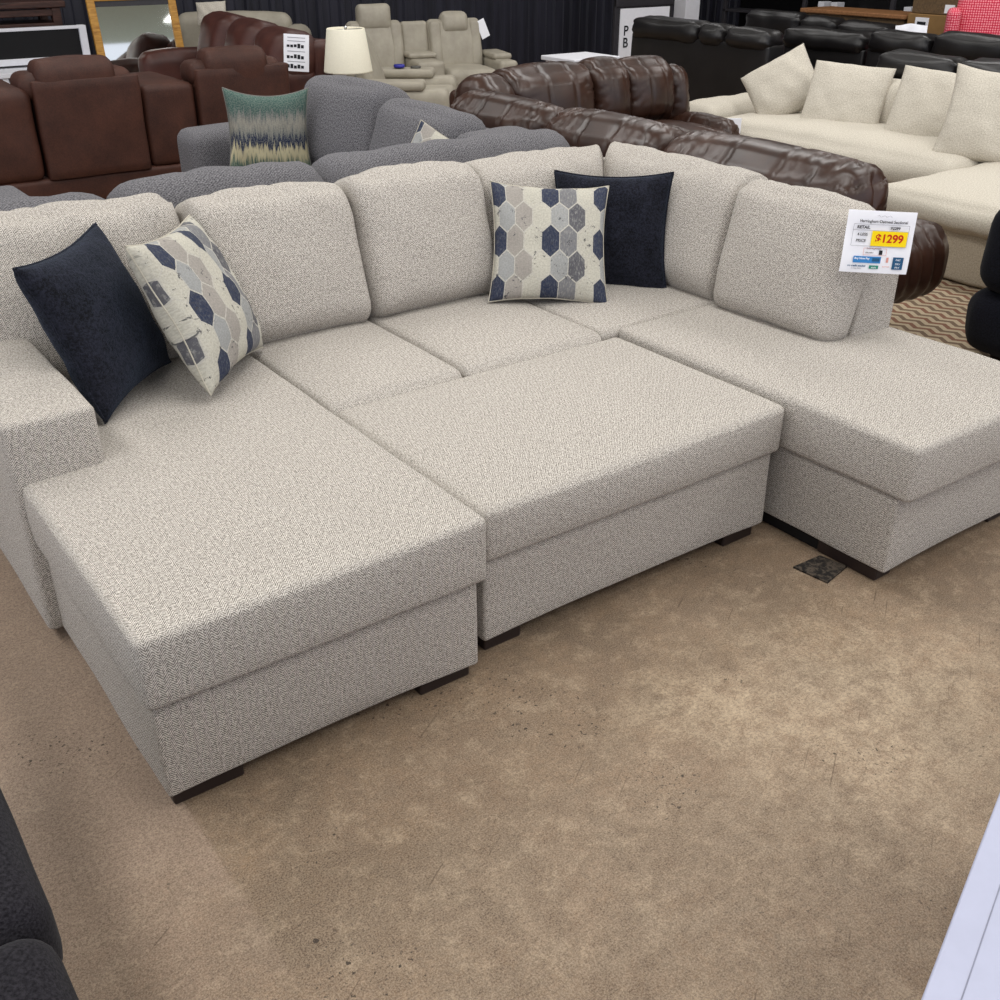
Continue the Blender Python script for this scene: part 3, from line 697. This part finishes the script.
tg = link('hang_tag', soft_mesh('hang_tag', (.12, .002, .21), r=.0008, seg=.05, amp=0), M['paper'], bs, (.95, .10, .88), (R(-14), R(-22), 0))

rc = thing('recliner_chair', 'bone leather recliner chair with an oval control in its side beside the table lamp', 'armchair', (4.97, 8.30, 0), 52)
rc.scale = (.92, .92, 1.1)
box(rc, 'base', 'bone', (-.36, .36, -.42, .4, .08, .32), r=.05, seed=80, **B)
box(rc, 'seat_cushion', 'bone', (-.33, .33, -.5, .25, .3, .47), r=.06, seed=81, **B)
box(rc, 'back', 'bone', (-.38, .38, .24, .46, .34, .86), (-24, 0, 0), r=.06, bulge={'-y': .04}, seed=82, **B)
for x in (-.46, .46):
    am = box(rc, 'arm', 'bone', (x - .10, x + .10, -.5, .38, .06, .52), r=.07, seed=83, **B)
    sub(am, box(rc, 'arm_pad', 'bone', (x - .11, x + .12, -.28, .34, .505, .575), r=.034, seed=84, **B))
    for y in (-.35, .3): hard(rc, 'foot', 'espresso', (x - .03, x + .03, y - .03, y + .03, 0, .08))
ov = lathe(rc, 'control_plate', 'bonedark', [(.0, .0), (.045, .0), (.05, .008), (.06, .012), (.06, .016)], (0, 0, 0), 28); ov.location = (-.552, -.32, .42); ov.rotation_euler = (0, R(90), 0); ov.scale = (.6, 1.1, 1)
cr = lathe(rc, 'cup_holder', 'bonedark', [(.04, .58), (.05, .585), (.05, .60), (.042, .60)], (0, 0, 0), 24); cr.location = (.46, -.1, -.01)
M['cobalt'] = plain('blue cup rim', srgb(50, 50, 150), .4, .4)  # plain blue ring, no emission
rm = lathe(rc, 'cup_rim', 'cobalt', [(.05, .59), (.056, .60), (.05, .612)], (0, 0, 0), 24); rm.location = (.46, .06, -.01); sub(am, cr, rm)
# cream sofa half seen behind the chestnut one
iv = thing('sofa', 'cream sofa showing its back top behind the chestnut leather sofa', 'sofa', (4.85, 11.35, 0), -33)
box(iv, 'back', 'bone', (-.65, .55, .0, .25, .2, .94), r=.1, bulge={'+z': .02}, seed=86, **B)
box(iv, 'seat', 'bone', (-.65, .55, -.7, .05, .1, .48), r=.06, seed=87, **B)
box(iv, 'arm', 'bone', (.5, .75, -.7, .2, .1, .82), r=.09, bulge={'+z': .03}, seed=88, **B)
for x in (-.55, .55):
    for y in (-.6, .1): hard(iv, 'foot', 'espresso', (x - .03, x + .03, y - .03, y + .03, 0, .11))
pillow('throw_pillow', 'white pillow on top of the cream sofa behind the chestnut leather sofa', 'pillow', 'ivory', (4.5, 11.15, .97), (.83, -.55, .05), (-.55, -.8, .35), .30, .22, .10, pinch=.03, seed=9)

# ------------------------------------------------------------------ brown leather sectional
ls = thing('sectional_sofa', 'dark brown leather reclining sectional with puffy gathered cushions behind the right chaise', 'sofa', (4.3, 4.4, 0))
def pucker_y(p, n, u):  # folds gathered near the two ends of a roll that runs along y, stitched seams between
    e = max(0, abs(u[1]) - .15)
    a = math.atan2(p.x, p.z); t = abs(p.y) * 9
    return -.034 * e * crease(Vector((t * 1.2 + a * 1.4, a * 2.2 - t * .25, u[1]))) + .005 * noise.noise(p * 5) - .008 * math.exp(-((u[1] + .28) / .02) ** 2) - .008 * math.exp(-((u[1] - .22) / .02) ** 2) - .07 * max(0, abs(u[1]) - .72) ** 1.3
def pucker_x(p, n, u):
    e = max(0, abs(u[0]) - .35)
    return -.03 * e * crease(Vector((p.z * 16, p.x * 5 + p.y * 4, u[0] * 2))) + .004 * noise.noise(p * 6) - .008 * math.exp(-((u[0] + .2) / .03) ** 2) - .008 * math.exp(-((u[0] - .4) / .03) ** 2)
LS = dict(seg=.014, amp=.002)
box(ls, 'back_shell', 'leather', (3.44, 3.62, 2.55, 5.3, .12, .78), r=.05, seg=.08, amp=.004)
for k, (a, b, z) in enumerate(((2.48, 3.60, .93), (3.57, 4.45, .925), (4.42, 5.34, .915))):
    box(ls, 'head_cushion', 'leather', (3.45, 3.78, a, b, .56, z), r=(.14, .09, .13), bulge={'+z': .025, '-x': .02}, seed=90 + k, disp=pucker_y, **LS)
for k, (a, b) in enumerate(((2.92, 3.5), (3.5, 4.4), (4.4, 5.2))):
    box(ls, 'seat_cushion', 'leather', (3.7, 4.35, a, b, .28, .50), r=.09, bulge={'+z': .03}, seg=.06, amp=.008, seed=94 + k)
box(ls, 'base', 'leather', (3.5, 4.05, 2.72, 5.6, .06, .30), r=.04, seg=.1)
def fold_x(p, n, u): return .010 * math.sin(70 * p.x + 10 * p.z + 2 * noise.noise(p * 4)) * (1 - abs(n.x)) * max(0, u[0] + .3)
box(ls, 'arm', 'leather', (3.50, 4.54, 2.65, 2.92, .22, .545), r=(.12, .09, .12), bulge={'+z': .03, '-y': .02}, seed=98, disp=fold_x, **LS)
# far run facing us
box(ls, 'corner_back', 'leather', (3.92, 4.28, 5.62, 5.95, .25, .90), (-8, 0, 6), r=.12, bulge={'-y': .04, '+z': .03}, seed=99, disp=pucker_x, **LS)
for k, (a, b, z) in enumerate(((4.24, 4.98, .925), (4.95, 5.30, .93), (5.25, 5.72, .915))):
    box(ls, 'back_cushion', 'leather', (a, b, 5.72, 6.05, .48, z), (-10, 0, 0), r=(.06, .13, .12), bulge={'-y': .06, '+z': .03}, seed=100 + k, disp=pucker_x, **LS)
box(ls, 'back_cushion', 'leather', (5.66, 5.88, 5.70, 6.05, .44, .87), (-10, 0, 0), r=.11, bulge={'-y': .03}, seed=104, disp=pucker_x, **LS)
box(ls, 'back_shell', 'leather', (4.05, 5.9, 6.0, 6.18, .1, .80), r=.05, seg=.08)
box(ls, 'seat_cushion', 'leather', (5.0, 5.68, 5.0, 5.75, .30, .52), r=.11, bulge={'+z': .05}, seed=105, disp=pucker_x, **LS)
box(ls, 'seat_cushion', 'leather', (4.3, 4.98, 5.0, 5.75, .30, .51), r=.11, bulge={'+z': .05}, seed=106, **LS)
box(ls, 'base', 'leather', (4.05, 5.9, 5.15, 6.0, .1, .32), r=.04, seg=.1)
box(ls, 'arm', 'leather', (5.66, 5.88, 5.15, 5.8, .1, .55), r=.10, bulge={'+z': .035}, seed=107, disp=pucker_y, **LS)
for x, y in ((3.6, 3.05), (3.88, 3.05), (3.6, 5.3), (5.8, 5.2), (5.8, 6.05), (4.15, 6.05)): hard(ls, 'foot', 'espresso', (x - .04, x + .04, y - .04, y + .04, 0, .15))

# ------------------------------------------------------------------ ivory cloud sectional
iv = thing('sectional_sofa', 'ivory deep seated sectional with loose pillows on the right', 'sofa', (6.5, 4.5, 0))
IV = dict(seg=.06, amp=.012)
def hemfold(p, n, u): return .006 * math.sin(45 * p.y + 3 * noise.noise(p * 4)) * max(0, -n.x) * max(0, -u[2]) + .006 * noise.noise(p * 5)
box(iv, 'seat_base', 'ivorybase', (6.12, 7.35, 3.6, 5.85, .06, .30), r=.04, **IV)
box(iv, 'seat_cushion', 'ivory', (6.02, 6.95, 3.66, 5.72, .27, .50), r=.10, bulge={'+z': .05, '-x': .03}, seed=111, disp=hemfold, **IV)
box(iv, 'chaise_base', 'ivorybase', (5.36, 7.35, 2.2, 3.72, .02, .32), r=.03, seed=112, **IV)
box(iv, 'chaise_cushion', 'ivory', (5.31, 6.98, 2.2, 3.70, .28, .455), r=.075, bulge={'+z': .055, '-x': .02}, seed=113, disp=hemfold, **IV)
box(iv, 'back_frame', 'ivory', (7.02, 7.36, 2.2, 6.2, .06, .72), r=.08, seed=114, **IV)
box(iv, 'arm', 'ivory', (6.2, 7.3, 5.80, 6.22, .06, .54), r=.09, bulge={'+z': .03}, seed=115, **IV)
box(iv, 'back_cushion', 'ivory', (6.72, 7.0, 4.55, 5.15, .42, .80), (0, 14, 0), r=.10, bulge={'-x': .04}, seed=116, **IV)
for x in (5.5, 7.2):
    for y in (2.35, 3.6): hard(iv, 'leg', 'espresso', (x - .04, x + .04, y - .04, y + .04, 0, .05))
for x, y in ((6.3, 5.7), (7.2, 6.1), (6.3, 4.0)): hard(iv, 'leg', 'espresso', (x - .04, x + .04, y - .04, y + .04, 0, .07))
pw = dict(pinch=.035, amp=.012)
GI = 'ivory pillows'
pillow('scatter_pillow', 'ivory pillow tipped on its corner at the far arm of the ivory sectional', 'pillow', 'ivory', (6.60, 5.50, .69), (.12, -.74, .66), (-.80, -.40, .45), .50, .46, .2, seed=11, group=GI, **pw)
pillow('scatter_pillow', 'square ivory pillow leaning back next to the tipped pillow on the ivory sectional', 'pillow', 'ivory', (6.58, 4.92, .665), (.34, -.9, -.02), (-.80, -.38, .48), .56, .52, .18, seed=12, group=GI, **pw)
pillow('scatter_pillow', 'beige ivory pillow half hidden by the front pointed pillow on the ivory sectional', 'pillow', 'ivory', (6.60, 4.22, .68), (.25, -.95, -.02), (-.82, -.36, .45), .56, .52, .18, seed=13, group=GI, **pw)
pillow('scatter_pillow', 'largest ivory pillow with a pointed corner, nearest on the ivory sectional', 'pillow', 'ivory', (6.42, 3.68, .71), (.40, -.9, -.06), (-.78, -.48, .40), .62, .58, .2, pinch=.09, amp=.012, seed=14, group=GI)
pc = hard(None, 'paper_tag', 'paper', (6.05, 6.18, 5.735, 5.745, .40, .50), 0, (0, 0, -36)); tag(pc, 'small white paper tag at the end of the ivory sectional seat', 'sign')
pc.location = (5.93, 5.36, .50)

# ------------------------------------------------------------------ rug and black chair at the right edge
rg = hard(None, 'area_rug', 'rug', (3.75, 5.9, .3, 3.4, .001, .012), .003); tag(rg, 'tan and rust geometric rug behind the right chaise', 'rug')
bk = thing('armchair', 'black fabric armchair cut off by the right edge', 'armchair', (4.8, 2.1, 0))
BK = dict(seg=.05, amp=.012)
box(bk, 'base', 'blackcloth', (4.30, 5.3, 1.5, 2.44, .06, .36), r=.10, bulge={'-x': .03, '+y': .03}, seed=121, **BK)
box(bk, 'back', 'blackcloth', (4.28, 4.60, 1.5, 2.42, .34, .74), r=.11, bulge={'+z': .04}, seed=122, **BK)
box(bk, 'head_roll', 'blackcloth', (4.32, 4.64, 1.55, 2.36, .66, .86), r=.09, seed=123, **BK)
box(bk, 'seat_cushion', 'blackcloth', (4.55, 5.28, 1.74, 2.2, .30, .48), r=.07, bulge={'+z': .03}, seed=124, **BK)
for y in (1.5, 2.19): box(bk, 'arm', 'blackcloth', (4.5, 5.3, y, y + .24, .28, .60), r=.08, bulge={'+z': .02}, seed=125, **BK)
for x in (4.5, 5.2):
    for y in (1.6, 2.3): hard(bk, 'foot', 'espresso', (x - .04, x + .04, y - .04, y + .04, .012, .09))

# ------------------------------------------------------------------ black leather sofas
KB = dict(seg=.05, amp=.01)
def roll_gather(p, n, u): return .016 * max(0, abs(u[1]) - .45) * math.sin(60 * p.z + 30 * p.x) + .008 * noise.noise(p * 6)
def black_row(label, x, segs, ztop, zpanel, sd):
    r = thing('reclining_sofa', label, 'sofa', (x + .45, (segs[0][0] + segs[-1][1]) / 2, 0))
    y0, y1 = segs[0][0], segs[-1][1]
    box(r, 'back_panel', 'black', (x + .02, x + .25, y0, y1, .08, zpanel), r=.03, seg=.1, amp=.008, seed=sd)
    box(r, 'base', 'black', (x + .2, x + .95, y0, y1, .08, .35), r=.04, seg=.12, seed=sd)
    for k, (a, b, dz) in enumerate(segs):
        box(r, 'head_roll', 'black', (x - .02, x + .26, a + .01, b - .01, zpanel - .06, ztop + dz), r=.075, bulge={'-x': .02, '+z': .012}, seed=sd + k, disp=roll_gather, **KB)
        box(r, 'seat_cushion', 'black', (x + .25, x + .98, a + .02, b - .02, .32, .52), r=.07, seg=.1, seed=sd + k)
    for yy in (y0 + .1, y1 - .1):
        for xx in (x + .12, x + .85): hard(r, 'foot', 'espresso', (xx - .04, xx + .04, yy - .04, yy + .04, 0, .09))
    return r
black_row('tall black leather sofa seen from behind between the sign stand and the ivory sectional', 7.62, ((6.58, 7.10, -.01), (7.10, 7.42, .0), (7.42, 8.33, .01)), .96, .84, 130)
black_row('black leather sofa with two long head rolls directly behind the ivory pillows', 7.42, ((3.3, 4.64, 0), (4.64, 5.34, .0)), .905, .77, 140)
black_row('black leather sofa with one wide head roll behind the tall black sofa end', 8.66, ((6.36, 7.32, .0),), .89, .77, 150)
black_row('black leather sofa with puckered back rolls in front of the coral chair', 8.6, ((3.6, 4.9, .04), (4.9, 5.66, .0), (5.66, 6.3, -.03)), .96, .80, 160)
black_row('black leather sofa farthest back in front of the wooden console', 9.7, ((6.85, 7.5, 0), (7.5, 7.98, .02), (7.98, 8.75, .04)), .89, .7, 170)
sg = pc2 = thing('paper_sign', 'white paper lying folded on the black sofa back by the cardboard box', 'sign', (9.1, 6.2, .90))
sg.rotation_euler = basis((.8, -.59, -.03), (-.5, -.75, .3)).to_euler()
link('paper', soft_mesh('paper', (.28, .002, .13), r=.0008, seg=.04, amp=0, warp=lambda s, u: s + Vector((0, .02 * math.sin(4 * u[0]), .012 * math.sin(3 * u[0] + 1)))), M['paper'], sg)

# ------------------------------------------------------------------ far right clutter
cn = thing('wooden_console', 'long wooden console table with a pale brown top behind the black sofas', 'table', (11.0, 8.1, 0))
hard(cn, 'top', 'oakwood', (10.75, 11.3, 7.42, 8.85, .86, .905), .01)
hard(cn, 'body', 'olivewood', (10.8, 11.26, 7.46, 8.8, .1, .86), .005)
for y in (7.5, 8.76):
    for x in (10.84, 11.2): hard(cn, 'leg', 'olivewood', (x - .03, x + .03, y - .03, y + .03, 0, .1))
cb = thing('cardboard_box', 'brown cardboard carton with a white label beside the wooden console', 'box', (11.0, 7.1, 0), 0)
hard(cb, 'carton', 'carton', (10.7, 11.3, 6.8, 7.36, .4, .93), .005)
lb = hard(cb, 'label', 'paper', (10.694, 10.7, 7.1, 7.26, .79, .90), 0)
sub(lb, hard(cb, 'label_print', 'ink', (10.690, 10.694, 7.13, 7.23, .83, .86), 0))
cb2 = thing('cardboard_box', 'brown cardboard carton under the labelled carton on the floor', 'box', (11.0, 7.1, 0)); hard(cb2, 'carton', 'carton', (10.7, 11.3, 6.75, 7.36, 0, .395), .005)
cb3 = thing('cardboard_box', 'dark brown carton on top of the labelled carton', 'box', (11.1, 7.0, 0)); hard(cb3, 'carton', 'olivewood', (10.75, 11.4, 6.75, 7.36, .935, 1.3), .005)
hard(cb3, 'label', 'paper', (10.744, 10.75, 6.86, 6.97, .95, 1.03), 0)
pk = thing('accent_chair', 'coral red dotted fabric chair back beyond the black leather sofas', 'armchair', (10.2, 6.1, 0), -55)
box(pk, 'back', 'pink', (-.32, .32, .1, .26, .4, 1.22), r=.075, bulge={'-y': .05}, seg=.05, amp=.008, seed=181)
box(pk, 'back_wing', 'pink', (-.40, -.28, -.1, .24, .4, 1.05), r=.05, seg=.05, seed=182)
box(pk, 'seat', 'pink', (-.34, .34, -.5, .15, .3, .5), r=.06, seg=.06, seed=183)
for x in (-.28, .28):
    for y in (-.42, .18): hard(pk, 'leg', 'espresso', (x - .025, x + .025, y - .025, y + .025, 0, .31))
# small bright things beyond
sb = thing('storage_rack', 'dark shelf rack with pale boxes beyond the black sofas', 'shelf', (12.0, 10.0, 0))
hard(sb, 'back', 'blackpaint', (12.1, 12.15, 7.0, 11.0, 0, 1.6), 0)
for z in (.72, 1.2): hard(sb, 'shelf', 'blackframe', (11.75, 12.1, 7.0, 11.0, z, z + .03), .004)
for y in (7.0, 8.3, 9.6, 10.95): hard(sb, 'upright', 'blackframe', (11.75, 11.8, y, y + .05, 0, 1.6), .004)
for y, z in ((9.35, .75), (9.15, .75), (8.1, .75), (7.9, .75), (7.66, .75)):
    bx = hard(None, 'small_box', 'white', (11.8, 11.95, y, y + .09, z + .001, z + .16), .004); tag(bx, 'small white carton in the row on the dark shelf rack', 'box', 'white cartons on the rack')

sd = thing('sign_stand', 'white sign with black letters P and B in a dark frame at the back', 'sign', (9.35, 10.0, 0))
hard(sd, 'frame', 'blackframe', (8.93, 9.85, 10.02, 10.06, .0, 1.02), .006)
hard(sd, 'sheet', 'paper', (9.0, 9.78, 10.005, 10.018, .25, .90), 0)
for ch, z in (('P', .66), ('B', .53)):
    t = text(sd, ch, .15, 'ink', (0, 0, 0), bold=.002); t.location = Vector((9.09, 10.0, z)) - org(sd)
hard(sd, 'header', 'blackframe', (8.93, 9.85, 10.0, 10.05, .92, 1.02), .006)
structure(hard(None, 'trim_1', 'white', (10.04, 10.28, 10.0, 10.2, 0, 4.4), .005))
wt = thing('white_table', 'white table top peeking over the far brown leather backs', 'table', (6.2, 7.4, 0))
hard(wt, 'top', 'white', (5.95, 6.45, 7.15, 7.6, .745, .78), .006)
for x in (5.98, 6.38):
    for y in (7.18, 7.53): hard(wt, 'leg', 'white', (x, x + .04, y, y + .04, 0, .745), .004)

# ------------------------------------------------------------------ camera, light
cd = bpy.data.cameras.new('camera'); cam = bpy.data.objects.new('camera', cd); C.objects.link(cam)
cam.location = (0, 0, 1.75)
p, y = R(28.7), R(54)
fwd = Vector((math.cos(y) * math.cos(p), math.sin(y) * math.cos(p), -math.sin(p)))
cam.rotation_euler = fwd.to_track_quat('-Z', 'Y').to_euler()
cd.sensor_width = 36; cd.lens = 36 * 1050 / 1000; cd.clip_start = .05
bpy.context.scene.camera = cam

def area(x, y, z, sx, sy, e, col=(1, .985, .967), rot=(0, 0, 0)):
    l = bpy.data.lights.new('ceiling_light', 'AREA'); l.shape = 'RECTANGLE'; l.size = sx; l.size_y = sy; l.energy = e; l.color = col
    o = bpy.data.objects.new('ceiling_light', l); C.objects.link(o); o.location = (x, y, z); o.rotation_euler = rot
for x in (-1.5, 2.2, 5.9, 9.6):
    for yy in (-1.5, 2.2, 6.0, 9.8):
        area(x, yy, 4.3, 1.1, 2.6, 50 if yy < 9 else 25)
wd = bpy.data.worlds.new('world'); bpy.context.scene.world = wd; wd.use_nodes = True
wd.node_tree.nodes['Background'].inputs[0].default_value = (.84, .88, 1.0, 1); wd.node_tree.nodes['Background'].inputs[1].default_value = .78
vs = bpy.context.scene.view_settings
vs.view_transform = 'Standard'; vs.look = 'None'; vs.exposure = .64; vs.gamma = 1; vs.use_curve_mapping = False

bpy.context.scene.cycles.denoising_prefilter = 'NONE'   # keeps the weave crisp
